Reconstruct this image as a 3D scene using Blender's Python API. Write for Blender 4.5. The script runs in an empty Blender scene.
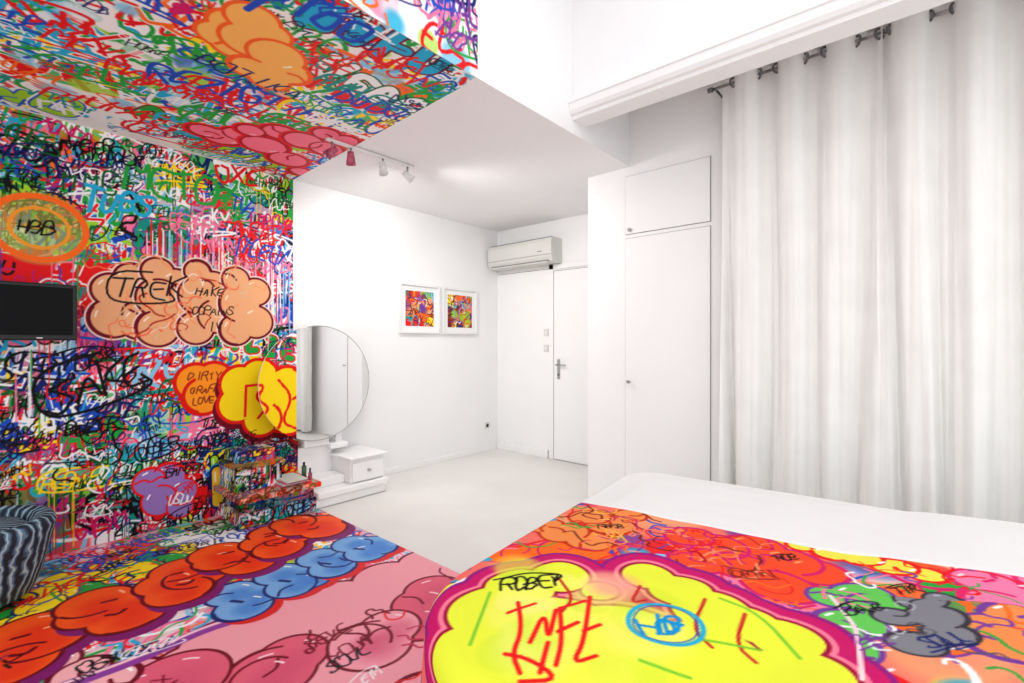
import bpy, bmesh, math, random
import numpy as np
from mathutils import Vector, Matrix
random.seed(7); np.random.seed(7)
rnd = random.random
def U(a,b): return random.uniform(a,b)

# ------------------------------------------------------------------ room survey (metres)
XL=-4.06; YB=4.40; ZC=2.675; XS=-1.78; YP=1.86; CAMH=1.3; FPX=483.0
YAW=math.radians(41.0); CY,SY=math.cos(YAW),math.sin(YAW)
def ray(px,py):
    t=(px-512)/FPX; return (-SY+CY*t, CY+SY*t, (343-py)/FPX)
def wallp(px,py):
    d=ray(px,py); k=XL/d[0]; return (k*d[1], CAMH+k*d[2])
def floorp(px,py):
    d=ray(px,py); k=-CAMH/d[2]; return (k*d[0],k*d[1])
def ceilp(px,py):
    d=ray(px,py); k=(ZC-CAMH)/d[2]; return (k*d[0],k*d[1])
BO=(-1.034,.70); BA=math.radians(6); E1=(math.cos(BA),math.sin(BA)); E2=(-math.sin(BA),math.cos(BA))
BL,BW,BH=2.15,1.78,.60
def bedp(px,py):
    d=ray(px,py); k=-(CAMH-BH-.01)/d[2]; x=k*d[0]-BO[0]; y=k*d[1]-BO[1]
    return (x*E1[0]+y*E1[1], x*E2[0]+y*E2[1])

scn=bpy.context.scene
COL=scn.collection
# ------------------------------------------------------------------ materials
def nm(name):
    m=bpy.data.materials.new(name); m.use_nodes=True
    nt=m.node_tree; return m,nt,nt.nodes['Principled BSDF']
def paint(name,col,rough=.6,var=.03,scale=3.0,bump=.02,metal=0,bscale=60,spec=.3):
    m,nt,b=nm(name)
    tc=nt.nodes.new('ShaderNodeTexCoord'); n=nt.nodes.new('ShaderNodeTexNoise'); n.inputs['Scale'].default_value=scale; n.inputs['Detail'].default_value=4
    nt.links.new(tc.outputs['Object'],n.inputs['Vector'])
    r=nt.nodes.new('ShaderNodeValToRGB')
    r.color_ramp.elements[0].position=.3; r.color_ramp.elements[1].position=.7
    r.color_ramp.elements[0].color=(*[max(0,c*(1-var)) for c in col],1)
    r.color_ramp.elements[1].color=(*[min(1,c*(1+var*.5)) for c in col],1)
    nt.links.new(n.outputs['Fac'],r.inputs['Fac']); nt.links.new(r.outputs['Color'],b.inputs['Base Color'])
    if bump:
        n2=nt.nodes.new('ShaderNodeTexNoise'); n2.inputs['Scale'].default_value=bscale
        nt.links.new(tc.outputs['Object'],n2.inputs['Vector'])
        bp=nt.nodes.new('ShaderNodeBump'); bp.inputs['Strength'].default_value=bump*5; bp.inputs['Distance'].default_value=.002
        nt.links.new(n2.outputs['Fac'],bp.inputs['Height']); nt.links.new(bp.outputs['Normal'],b.inputs['Normal'])
    b.inputs['Roughness'].default_value=rough; b.inputs['Metallic'].default_value=metal
    b.inputs['Specular IOR Level'].default_value=spec
    return m
M_wall=paint('white_wall_paint',(.88,.88,.88),.6,var=.015)
M_ceil=paint('white_ceiling_paint',(.88,.88,.885),.7,var=.015)
M_floor=paint('white_floor_paint',(.76,.735,.705),.38,var=.09,scale=1.3,bump=.03,bscale=25)
M_gloss=paint('white_lacquer',(.88,.88,.88),.3,var=.01,bump=0)
M_frame=paint('white_frame',(.80,.80,.79),.4,bump=0)
M_gap=paint('shadow_gap',(.28,.28,.28),.8,bump=0)
M_ac=paint('ac_plastic',(.68,.68,.64),.4,var=.01,bump=0)
M_acd=paint('ac_slot',(.25,.25,.25),.6,bump=0)
M_black=paint('black_plastic',(.012,.012,.013),.35,bump=0)
M_screen=paint('screen_glass',(.004,.004,.005),.35,bump=0,spec=.08)
M_metal=paint('brushed_steel',(.45,.45,.46),.28,metal=1,bump=0)
M_dmetal=paint('dark_steel',(.16,.16,.17),.3,metal=1,bump=0)
M_mirror=paint('mirror_glass',(.93,.95,.95),.01,metal=1,bump=0,var=0)
M_mat=paint('picture_mat',(.86,.86,.86),.8,bump=0)
M_sheet=paint('white_cotton',(.84,.835,.83),.85,bump=.05,bscale=300)
M_curt=paint('linen_curtain',(.875,.87,.85),.9,var=.04,scale=5,bump=.10,bscale=400,spec=.1)
M_mag=paint('magazine_paper',(.55,.12,.2),.4,var=.7,scale=30,bump=0)
M_mag2=paint('magazine_pages',(.6,.6,.55),.5,bump=0)
M_bottle=paint('bottle_glass',(.05,.12,.06),.15,bump=0)
def vcol(name,rough=.5,bump=.0):
    m,nt,b=nm(name)
    a=nt.nodes.new('ShaderNodeAttribute'); a.attribute_name='Col'
    nt.links.new(a.outputs['Color'],b.inputs['Base Color']); b.inputs['Roughness'].default_value=rough
    b.inputs['Specular IOR Level'].default_value=.12
    if bump:
        tc=nt.nodes.new('ShaderNodeTexCoord'); n2=nt.nodes.new('ShaderNodeTexNoise'); n2.inputs['Scale'].default_value=250
        nt.links.new(tc.outputs['Object'],n2.inputs['Vector'])
        bp=nt.nodes.new('ShaderNodeBump'); bp.inputs['Strength'].default_value=bump; bp.inputs['Distance'].default_value=.002
        nt.links.new(n2.outputs['Fac'],bp.inputs['Height']); nt.links.new(bp.outputs['Normal'],b.inputs['Normal'])
    return m
M_spray=vcol('spray_paint',.55); M_sprayf=vcol('floor_spray_paint',.45); M_cloth=vcol('painted_bedspread',.85,.2)
# stripes
M_stripe,nt,b=nm('striped_upholstery')
tc=nt.nodes.new('ShaderNodeTexCoord'); sp=nt.nodes.new('ShaderNodeSeparateXYZ'); nt.links.new(tc.outputs['Object'],sp.inputs[0])
at=nt.nodes.new('ShaderNodeMath'); at.operation='ARCTAN2'; nt.links.new(sp.outputs['Y'],at.inputs[0]); nt.links.new(sp.outputs['X'],at.inputs[1])
mu=nt.nodes.new('ShaderNodeMath'); mu.operation='MULTIPLY'; mu.inputs[1].default_value=38; nt.links.new(at.outputs[0],mu.inputs[0])
nz_=nt.nodes.new('ShaderNodeTexNoise'); nz_.inputs['Scale'].default_value=13; nt.links.new(tc.outputs['Object'],nz_.inputs['Vector'])
ma=nt.nodes.new('ShaderNodeMath'); ma.operation='MULTIPLY_ADD'; ma.inputs[1].default_value=10; nt.links.new(nz_.outputs['Fac'],ma.inputs[0]); nt.links.new(mu.outputs[0],ma.inputs[2])
si=nt.nodes.new('ShaderNodeMath'); si.operation='SINE'; nt.links.new(ma.outputs[0],si.inputs[0])
rp=nt.nodes.new('ShaderNodeValToRGB'); rp.color_ramp.interpolation='CONSTANT'
mp=nt.nodes.new('ShaderNodeMapRange'); mp.inputs[1].default_value=-1; mp.inputs[2].default_value=1; nt.links.new(si.outputs[0],mp.inputs[0])
nt.links.new(mp.outputs[0],rp.inputs[0])
e=rp.color_ramp.elements; e[0].color=(.008,.010,.02,1); e[1].position=.94; e[1].color=(.38,.48,.52,1)
k=e.new(.34); k.color=(.03,.07,.14,1); k=e.new(.66); k.color=(.10,.20,.28,1)
nt.links.new(rp.outputs[0],b.inputs['Base Color']); b.inputs['Roughness'].default_value=.8

# ------------------------------------------------------------------ mesh helpers
def add(name,me,mat=None,parent=None,smooth=False):
    o=bpy.data.objects.new(name,me); COL.objects.link(o)
    if mat: me.materials.append(mat)
    if smooth: me.polygons.foreach_set('use_smooth',[True]*len(me.polygons))
    if parent: o.parent=parent
    return o
def empty(name,loc=(0,0,0)):
    o=bpy.data.objects.new(name,None); COL.objects.link(o); o.empty_display_size=.1
    return o
def box(name,x0,x1,y0,y1,z0,z1,mat,parent=None,bev=0,seg=3):
    bm=bmesh.new(); bmesh.ops.create_cube(bm,size=1)
    for v in bm.verts:
        v.co=Vector(((x0+x1)/2+v.co.x*(x1-x0),(y0+y1)/2+v.co.y*(y1-y0),(z0+z1)/2+v.co.z*(z1-z0)))
    if bev: bmesh.ops.bevel(bm,geom=bm.edges[:],offset=bev,segments=seg,profile=.5,affect='EDGES')
    me=bpy.data.meshes.new(name); bm.to_mesh(me); bm.free()
    return add(name,me,mat,parent)
def cyl(name,p,q,r,mat,parent=None,r2=None,n=24):
    p=Vector(p);q=Vector(q);d=q-p
    bm=bmesh.new(); bmesh.ops.create_cone(bm,cap_ends=True,segments=n,radius1=r,radius2=r if r2 is None else r2,depth=d.length)
    m=Matrix.Translation((p+q)/2)@d.to_track_quat('Z','Y').to_matrix().to_4x4()
    bmesh.ops.transform(bm,matrix=m,verts=bm.verts)
    me=bpy.data.meshes.new(name); bm.to_mesh(me); bm.free()
    o=add(name,me,mat,parent)
    for f in me.polygons: f.use_smooth=len(f.vertices)==4
    return o
def torus(name,c,axis,R,r,mat,parent=None,n=40,k=10,keep=None):
    A=Vector(axis).to_track_quat('Z','Y').to_matrix()
    vs=[];fs=[]
    for i in range(n):
        a=2*math.pi*i/n
        for j in range(k):
            b=2*math.pi*j/k
            v=Vector(((R+r*math.cos(b))*math.cos(a),(R+r*math.cos(b))*math.sin(a),r*math.sin(b)))
            vs.append(A@v+Vector(c)); fs.append((i*k+j,((i+1)%n)*k+j,((i+1)%n)*k+(j+1)%k,i*k+(j+1)%k))
    if keep: fs=[f for f in fs if all(keep(vs[q]) for q in f)]
    me=bpy.data.meshes.new(name); me.from_pydata(vs,[],fs); return add(name,me,mat,parent,True)
def vivid(c,k=1.06):
    c=np.asarray(c,np.float64); g=c.mean(-1,keepdims=True); return np.clip(g+(c-g)*k,0.02,1)
def grid_mesh(name,P,C=None,mat=None,parent=None,mask=None,smooth=False):
    ny,nx=P.shape[:2]; me=bpy.data.meshes.new(name)
    idx=np.arange(ny*nx).reshape(ny,nx)
    q=np.stack([idx[:-1,:-1],idx[:-1,1:],idx[1:,1:],idx[1:,:-1]],-1).reshape(-1,4)
    if mask is not None: q=q[mask.reshape(-1)[q].all(1)]
    n=len(q)
    me.vertices.add(ny*nx); me.vertices.foreach_set('co',P.reshape(-1).astype(np.float32))
    me.loops.add(n*4); me.loops.foreach_set('vertex_index',q.reshape(-1).astype(np.int32))
    me.polygons.add(n); me.polygons.foreach_set('loop_start',np.arange(0,n*4,4,dtype=np.int32))
    me.update(calc_edges=True)
    if C is not None:
        C=vivid(C)
        a=me.color_attributes.new('Col','FLOAT_COLOR','POINT')
        L=np.where(C<=.04045,C/12.92,((C+.055)/1.055)**2.4)
        d=np.ones((ny*nx,4),np.float32); d[:,:3]=L.reshape(-1,3); a.data.foreach_set('color',d.reshape(-1))
    return add(name,me,mat,parent,smooth)

# ------------------------------------------------------------------ spray painter
FONT={'A':"00,26,40|12,32",'B':"00,06,36,44,33,03|33,42,41,30,00",'C':"45,36,16,05,01,10,30,41",'D':"00,06,26,44,42,20,00",
'E':"46,06,00,40|03,33",'F':"46,06,00|03,33",'G':"45,36,16,05,01,10,30,41,43,23",'H':"06,00|46,40|03,43",'I':"26,20",'J':"46,41,30,10,01",
'K':"06,00|46,03,40",'L':"06,00,40",'M':"00,06,23,46,40",'N':"00,06,40,46",'O':"16,05,01,10,30,41,45,36,16",'P':"00,06,36,45,44,33,03",
'R':"00,06,36,45,44,33,03|23,40",'S':"45,36,16,05,14,33,42,41,30,10,01",'T':"06,46|26,20",'U':"06,01,10,30,41,46",'V':"06,20,46",
'W':"06,10,24,30,46",'X':"06,40|46,00",'Y':"06,23,46|23,20",'Z':"06,46,00,40",'*':"10,26,30,04,44,10"}
FONT={k:[[(int(p[0])/4,int(p[1])/6) for p in s.split(',')] for s in v.split('|')] for k,v in FONT.items()}
def rword(a=3,b=6):
    C='BDFGHKLMNRSTVWXZ'; V='AEIOUYE'
    return ''.join(random.choice(C if (i%2==0) != (rnd()<.15) else V) for i in range(random.randint(a,b)))
def chaikin(p,it=1,closed=False):
    p=[tuple(a) for a in p]
    for _ in range(it):
        n=len(p); o=[] if closed else [p[0]]
        for i in range(n if closed else n-1):
            a=p[i];b=p[(i+1)%n]
            o+= [(a[0]*.75+b[0]*.25,a[1]*.75+b[1]*.25),(a[0]*.25+b[0]*.75,a[1]*.25+b[1]*.75)]
        if not closed: o.append(p[-1])
        p=o
    return p
class Canvas:
    def __init__(s,u0,u1,v0,v1,res,base):
        s.nx=int(round((u1-u0)/res))+1; s.ny=int(round((v1-v0)/res))+1
        s.u=np.linspace(u0,u1,s.nx,dtype=np.float32); s.v=np.linspace(v0,v1,s.ny,dtype=np.float32)
        s.u0,s.u1,s.v0,s.v1,s.res=u0,u1,v0,v1,res
        s.a=np.empty((s.ny,s.nx,3),np.float32); s.a[:]=base
    def win(s,x0,x1,y0,y1):
        i0=max(0,int((x0-s.u0)/s.res)-1); i1=min(s.nx,int((x1-s.u0)/s.res)+3)
        j0=max(0,int((y0-s.v0)/s.res)-1); j1=min(s.ny,int((y1-s.v0)/s.res)+3)
        if i1<=i0 or j1<=j0: return None
        return i0,i1,j0,j1
    def blend(s,w,cov,col):
        i0,i1,j0,j1=w; A=s.a[j0:j1,i0:i1]; c=cov[...,None]
        A*= (1-c); A+=c*np.array(col,np.float32)
    def line(s,pts,w,col,a=1,soft=0):
        p=np.array(pts,np.float32); h=w/2+soft+s.res
        W=s.win(p[:,0].min()-h,p[:,0].max()+h,p[:,1].min()-h,p[:,1].max()+h)
        if W is None: return
        i0,i1,j0,j1=W; D=np.full((j1-j0,i1-i0),9.,np.float32)
        for k in range(len(p)-1):
            q=p[k:k+2]
            w2=s.win(q[:,0].min()-h,q[:,0].max()+h,q[:,1].min()-h,q[:,1].max()+h)
            if w2 is None: continue
            a0,a1,b0,b1=w2
            X=s.u[a0:a1][None]-q[0,0]; Y=s.v[b0:b1][:,None]-q[0,1]
            dx,dy=q[1]-q[0]; L=dx*dx+dy*dy+1e-9
            t=np.clip((X*dx+Y*dy)/L,0,1); d=np.sqrt((X-t*dx)**2+(Y-t*dy)**2)
            V=D[b0-j0:b1-j0,a0-i0:a1-i0]; np.minimum(V,d,out=V)
        f=max(s.res,soft)
        s.blend(W,np.clip((w/2-D)/f+.5,0,1)*a,col)
    def spot(s,x,y,r,col,a=.8,soft=.5):
        W=s.win(x-r*1.5-s.res,x+r*1.5+s.res,y-r*1.5-s.res,y+r*1.5+s.res)
        if W is None: return
        i0,i1,j0,j1=W
        D=np.sqrt((s.u[i0:i1][None]-x)**2+(s.v[j0:j1][:,None]-y)**2)
        s.blend(W,np.clip((r-D)/max(s.res,r*soft)+.5,0,1)*a,col)
    def union(s,cs,fill,outl,ow=.018,arcs=.75,hi=(1,1,1),shadow=None,sh=(.03,-.03),shade=None,halo=None):
        if halo:
            for x,y,r in cs: s.spot(x,y,r+ow+halo[1],halo[0],1,0)
        if shadow:
            for x,y,r in cs: s.spot(x+sh[0],y+sh[1],r+ow,shadow,1,0)
        for x,y,r in cs: s.spot(x,y,r+ow,outl,1,0)
        for x,y,r in cs: s.spot(x,y,r,fill,1,0)
        if shade:
            for x,y,r in cs: s.spot(x+sh[0]*.8,y+sh[1]*.8,r*.55,shade,.5,.9)
        for x,y,r in cs:
            if rnd()<arcs:
                a0=U(0,6.28); n=U(1.2,2.6); s.line([(x+r*math.cos(a0+n*i/12),y+r*math.sin(a0+n*i/12)) for i in range(13)],ow*.9,outl)
            if rnd()<arcs*.6:
                a0=U(0,6.28); s.line(chaikin([(x,y),(x+r*.5*math.cos(a0),y+r*.5*math.sin(a0)),(x+r*.9*math.cos(a0+.5),y+r*.9*math.sin(a0+.5))],2),ow*.9,outl)
            if hi and rnd()<.6:
                a0=U(1.6,2.8); s.line([(x+r*.75*math.cos(a0+i*.08),y+r*.75*math.sin(a0+i*.08)) for i in range(6)],ow*.7,hi)
    def letters(s,word,x,y,size,ang,e,slant=.2,jit=.12,adv=.78,wd=.6,smooth=2):
        ca,sa=math.cos(ang),math.sin(ang); out=[]
        for i,ch in enumerate(word):
            L=[]
            sc=U(.8,1.25); oy=U(-.13,.13); up=FONT.get(ch)
            if not up: continue
            for st in up:
                q=[]
                for (a,b) in st:
                    lx=(i*adv+a*wd*sc+U(-jit,jit)*.5+slant*b)*size; ly=(b*sc+oy+U(-jit,jit)*.5)*size
                    rx=lx*ca-ly*sa; ry=lx*sa+ly*ca
                    q.append((x+e[0][0]*rx+e[1][0]*ry, y+e[0][1]*rx+e[1][1]*ry))
                L.append(chaikin(q,smooth))
            out.append(L)
        return out
    def tag(s,word,x,y,size,w,col,ang=0,e=((1,0),(0,1)),under=False,halo=None,**k):
        LL=s.letters(word,x,y,size,ang,e,**k)
        if halo:
            for L in LL:
                for st in L: s.line(st,w+halo[1],halo[0])
        for L in LL:
            for st in L: s.line(st,w,col)
        if under:
            ca,sa=math.cos(ang),math.sin(ang); q=[]
            n=len(word)*.62
            for (lx,ly) in random.choice([[(-.2,-.3),(n*.5,-.15),(n*1.1,-.35),(n*.4,-.45)],[(n,.2),(n+.3,-.3),(n*.3,-.4),(-.3,-.1),(0,1.3),(n*.7,1.3)],[(n*.9,.5),(n+.4,1.2),(n*.5,1.5),(-.2,1.1)]]):
                lx*=size;ly*=size; rx=lx*ca-ly*sa; ry=lx*sa+ly*ca
                q.append((x+e[0][0]*rx+e[1][0]*ry, y+e[0][1]*rx+e[1][1]*ry))
            s.line(chaikin(q,2),w,col)
    def bubble(s,word,x,y,size,fat,fill,outl,ow=.012,ang=0,e=((1,0),(0,1)),hi=(1,1,1),adv=.85,wd=.5,jit=.2,halo=None):
        for L in s.letters(word,x,y,size,ang,e,slant=.1,jit=jit,adv=adv,wd=wd):
            if halo:
                for st in L: s.line(st,fat+ow*2+.02,halo)
            for st in L: s.line(st,fat+ow*2,outl)
            for st in L: s.line(st,fat,fill)
            for st in L[1:]: s.line(st[len(st)//3:],ow*.7,outl)
            for st in L:
                if len(st)>6: s.line([(p[0]-fat*.2*e[0][0]+fat*.2*e[1][0],p[1]-fat*.2*e[0][1]+fat*.2*e[1][1]) for p in st[1:4]],max(fat*.12,s.res),hi)
    def bubbles(s,n,size=(.14,.26),pal=None,outs=None,e=((1,0),(0,1)),box=None,ang=.3):
        b=box or (s.u0,s.u1,s.v0,s.v1)
        for _ in range(n):
            z=U(*size); s.bubble(rword(2,4),U(b[0],b[1]),U(b[2],b[3]),z,z*U(.26,.36),random.choice(pal),random.choice(outs),.011,U(-ang,ang),e,halo=WHT if rnd()<.3 else None)
    def scribble(s,n,pal,w=(.006,.015),size=(.06,.2),box=None):
        b=box or (s.u0,s.u1,s.v0,s.v1)
        for _ in range(n):
            x,y=U(b[0],b[1]),U(b[2],b[3]); z=U(*size); th=U(0,6.28); p=[(x,y)]
            for i in range(random.randint(3,8)):
                th+=U(-1.8,1.8); x+=math.cos(th)*z*.6; y+=math.sin(th)*z*.6; p.append((x,y))
            s.line(chaikin(p,2),U(*w),random.choice(pal))
    def tags(s,n,pal,size=(.05,.12),wr=(.08,.14),e=((1,0),(0,1)),box=None,ang=.35,halo=None,jit=.34,drip=0):
        b=box or (s.u0,s.u1,s.v0,s.v1)
        for _ in range(n):
            z=U(*size); x,y=U(b[0],b[1]),U(b[2],b[3]); c=random.choice(pal); w=max(z*U(*wr),s.res*1.15)
            s.tag(rword(),x,y,z,w,c,U(-ang,ang),e,under=rnd()<.4,halo=halo if rnd()<.4 else None,jit=jit,adv=U(.5,.72),slant=U(-.15,.45),wd=U(.45,.65))
            if rnd()<drip:
                for _k in range(random.randint(1,4)):
                    xx=x+U(0,2)*z; s.line([(xx,y+z*.5),(xx+U(-.003,.003),y-U(.05,.4))],max(.006,s.res),c,.85)
    def throws(s,n,pal,r=(.04,.08),box=None,outs=((.05,.04,.06),)):
        b=box or (s.u0,s.u1,s.v0,s.v1)
        for _ in range(n):
            x,y=U(b[0],b[1]),U(b[2],b[3]); R=U(*r); a=U(-.5,.5); cs=[]
            for i in range(random.randint(3,6)):
                cs.append((x+i*R*1.2*math.cos(a)+U(-.3,.3)*R,y+i*R*1.2*math.sin(a)+U(-.5,.5)*R,R*U(.7,1.2)))
            s.union(cs,random.choice(pal),random.choice(outs),max(.008,s.res*1.2),.9,hi=WHT)
    def patches(s,n,pal,r=(.04,.2),a=(.6,.95),box=None):
        b=box or (s.u0,s.u1,s.v0,s.v1)
        for _ in range(n): s.spot(U(b[0],b[1]),U(b[2],b[3]),U(*r),random.choice(pal),U(*a),U(.1,.7))
    def sample(s,U_,V_):
        i=np.clip(((U_-s.u0)/s.res).astype(int),0,s.nx-1); j=np.clip(((V_-s.v0)/s.res).astype(int),0,s.ny-1)
        return s.a[j,i]
RED=(.88,.10,.12);PINK=(.95,.48,.62);MAG=(.80,.12,.40);ORA=(.96,.42,.14);YEL=(.98,.86,.15);GRN=(.15,.62,.25);LIM=(.62,.82,.20)
CYA=(.15,.66,.82);BLU=(.12,.30,.72);NAV=(.08,.12,.38);PUR=(.45,.24,.58);WHT=(.96,.96,.96);BLK=(.05,.04,.06);TEA=(.10,.56,.52);BRN=(.45,.12,.10);LPK=(.97,.78,.82);SAL=(.97,.62,.45);MRN=(.42,.03,.12);SKY=(.55,.78,.90);DGR=(.05,.35,.15)
ALL=[RED,RED,RED,PINK,ORA,YEL,GRN,GRN,GRN,CYA,CYA,BLU,BLU,PUR,WHT,WHT,WHT,TEA,LIM,SKY,SKY]
def P(f,*pts): return [f(*p) for p in pts]
def C3(f,*c): return [(*f(a,b),r) for a,b,r in c]
def region(c,f,poly,pal,n,r=(.04,.12),a=(.4,.8)):
    q=[f(*p) for p in poly]; xs=[p[0] for p in q]; ys=[p[1] for p in q]
    c.patches(n,pal,r,a,(min(xs),max(xs),min(ys),max(ys)))
def pbox(f,x0,y0,x1,y1):
    q=[f(x0,y0),f(x1,y1),f(x0,y1),f(x1,y0)]; xs=[p[0] for p in q]; ys=[p[1] for p in q]; return (min(xs),max(xs),min(ys),max(ys))

# ---- wall
W=Canvas(-.6,YP,0,ZC,.0045,(.80,.76,.76))
W.patches(420,ALL+[SAL,LPK],(.04,.15))
W.scribble(160,ALL,(.014,.035),(.08,.2))
W.tags(200,ALL,(.10,.22),(.11,.2),halo=(WHT,.012),drip=.3)
region(W,wallp,[(60,400),(180,500)],[TEA,GRN,WHT,TEA,LIM,SKY],34)
region(W,wallp,[(0,260),(90,300)],[LIM,WHT,PINK,ORA],14)
region(W,wallp,[(180,190),(290,300)],[RED,PINK,PUR,BLU,SKY,WHT,BLU],26)
region(W,wallp,[(90,450),(200,545)],[RED,GRN,PINK,LIM,PUR,TEA],24)
region(W,wallp,[(0,450),(60,530)],[PUR,GRN,RED,TEA],18)
region(W,wallp,[(0,340),(100,400)],[PUR,MAG,RED,PINK,SKY,WHT],18)
region(W,wallp,[(0,110),(290,185)],[GRN,RED,WHT,SKY,LIM,GRN],18)
W.throws(20,[WHT,PINK,YEL,SKY,ORA,LIM,RED,TEA],(.04,.08),outs=(BLK,NAV,MRN,RED,PUR))
W.tags(150,[WHT,WHT,RED,CYA,GRN,YEL,BLU,PINK,BLK,DGR,NAV],(.06,.14),(.10,.16),drip=.3)
W.bubbles(22,(.11,.20),[RED,TEA,SKY,PINK,LIM,WHT,WHT,ORA,PUR,YEL,GRN,CYA,BLU],[BLK,NAV,BLK,PUR,WHT,RED])
W.scribble(120,[RED,GRN,CYA,BLU,WHT,WHT,PINK,YEL,PUR,DGR,BLK],(.008,.018),(.05,.13))
W.tags(200,[WHT,WHT,RED,RED,CYA,GRN,YEL,BLU,MAG,BLK,BLK,BLK,DGR,NAV],(.04,.11),(.11,.16),drip=.3)
W.tags(110,[BLK,BLK,BLK,RED,WHT,NAV],(.03,.07),(.11,.15),box=(-.5,YP,.2,1.05)); W.tags(60,[BLK,BLK,RED,WHT,NAV,DGR],(.035,.075),(.11,.15),box=(-.5,YP,1.75,2.6))
# long paint runs
for _ in range(60):
    x=U(-.5,.95); y=U(.8,2.3); W.line([(x,y),(x+U(-.004,.004),y-U(.1,.4))],U(.006,.009),random.choice([WHT,PINK,RED,RED,BLU,PUR,GRN,BLK]),.9)
for _ in range(120):
    x=U(.85,YP); y=U(1.78,2.22); W.line([(x,y),(x+U(-.004,.004),y-U(.2,.62))],U(.006,.012),random.choice([WHT,WHT,PINK,RED,RED,MAG,BLU,SKY]),.95)
W.tags(16,[RED,RED,PINK,WHT,BLU,BLK],(.08,.14),(.10,.14),box=(.9,1.7,1.85,2.2))
cx,cy=wallp(40,228); W.spot(cx,cy,.22,(.76,.78,.35),.6,.1)
W.line([(cx+.21*math.cos(a/5),cy+.19*math.sin(a/5)) for a in range(33)],.035,ORA); W.line([(cx+.13*math.cos(a/5),cy+.12*math.sin(a/5)) for a in range(33)],.020,(.93,.6,.2))
W.tag('HBB',cx-.1,cy-.03,.07,.010,BLK,jit=.3)
x,y=wallp(62,188); W.tag('MMCI',x,y,.12,.013,DGR,.1,jit=.2)
x,y=wallp(125,188); W.tag('METOR',x,y,.17,.022,GRN,.02,jit=.25)
x,y=wallp(80,206); W.tag('TUBS',x,y,.12,.024,CYA,jit=.2); x,y=wallp(215,180); W.tag('OXE',x,y,.14,.02,RED,.1,jit=.25)
W.scribble(26,[WHT,RED,DGR,BLK,CYA,BLU],(.007,.012),(.05,.12),pbox(wallp,60,420,180,490))
# tan piece
TAN=(.92,.68,.50)
for grp in ([(112,290,.10),(113,318,.12),(132,278,.09),(140,322,.11),(134,302,.12)],[(158,272,.09),(160,298,.13),(158,328,.12),(176,284,.10),(176,318,.12)],[(198,272,.08),(200,296,.13),(196,328,.11),(214,286,.10),(216,316,.12)],[(236,280,.09),(240,304,.14),(236,330,.11),(256,292,.10),(256,322,.12)]):
    W.union(C3(wallp,*grp),TAN,MRN,.016,.45,hi=(.99,.9,.8),halo=((.96,.86,.8),.010))
W.scribble(44,[(.93,.45,.3),(.97,.85,.75),(.7,.2,.15),(.95,.6,.4),(.85,.75,.6)],(.006,.012),(.04,.09),pbox(wallp,108,275,255,335))
x,y=wallp(112,296); W.tag('TREK',x,y,.13,.012,BLK,.05,jit=.28,under=True)
x,y=wallp(196,294); W.tag('HAKE',x,y,.06,.008,BLK,jit=.2); x,y=wallp(192,314); W.tag('COPAINS',x,y,.05,.0075,BLK,jit=.15); x,y=wallp(208,330); W.tag('IV',x,y,.06,.008,BLK)
# yellow & orange throw-up
cs=C3(wallp,(196,382,.12),(204,395,.13),(214,380,.12)); W.union(cs,(.96,.58,.14),(.83,.10,.08),.026,.4,hi=None)
cs=C3(wallp,(240,384,.13),(238,404,.13),(258,376,.12),(262,400,.17),(262,418,.13),(284,384,.13),(286,410,.17),(296,395,.15)); W.union(cs,(.97,.85,.12),(.86,.12,.08),.026,.2,hi=None,shadow=MRN,sh=(-.02,-.035))
for q in [[(246,386),(245,416)],[(246,386),(264,384),(254,398),(268,406),(258,418)],[(276,380),(290,396),(278,420),(292,426)]]: W.line(chaikin(P(wallp,*q),2),.020,RED)
x,y=wallp(188,380); W.tag('DIRTY',x,y,.055,.008,BRN,jit=.25); x,y=wallp(190,394); W.tag('GRAFF',x,y,.05,.008,BRN,jit=.2); x,y=wallp(192,405); W.tag('LOVE',x,y,.045,.008,BRN,jit=.2)
for (px,py,w,z,a) in [(50,412,'SAKE',.2,.35),(102,385,'NOS',.12,-.2),(65,438,'BUZER',.08,.1),(60,372,'YORS',.1,.1),(140,520,'ROKET',.14,.15),(160,536,'CRIVIJ',.08,.1),(100,160,'IGOR',.09,.1),(60,150,'NABER',.08,.2),(140,460,'DEEP',.09,.3)]:
    x,y=wallp(px,py); W.tag(w,x,y,z,.017 if z>.12 else .011,BLK,a,under=rnd()<.5,jit=.28,adv=.66)
W.union(C3(wallp,(150,482,.09),(168,478,.10),(160,500,.10),(182,492,.09),(180,506,.08)),(.60,.47,.74),RED,.014,1)
W.bubble('II',*wallp(208,502),.20,.07,(.96,.78,.18),NAV,.018,.1,adv=.55,jit=.08)
W.tags(34,[BLK,NAV,RED,WHT,BLK],(.035,.07),(.11,.15),box=pbox(wallp,90,460,290,545))

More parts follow.
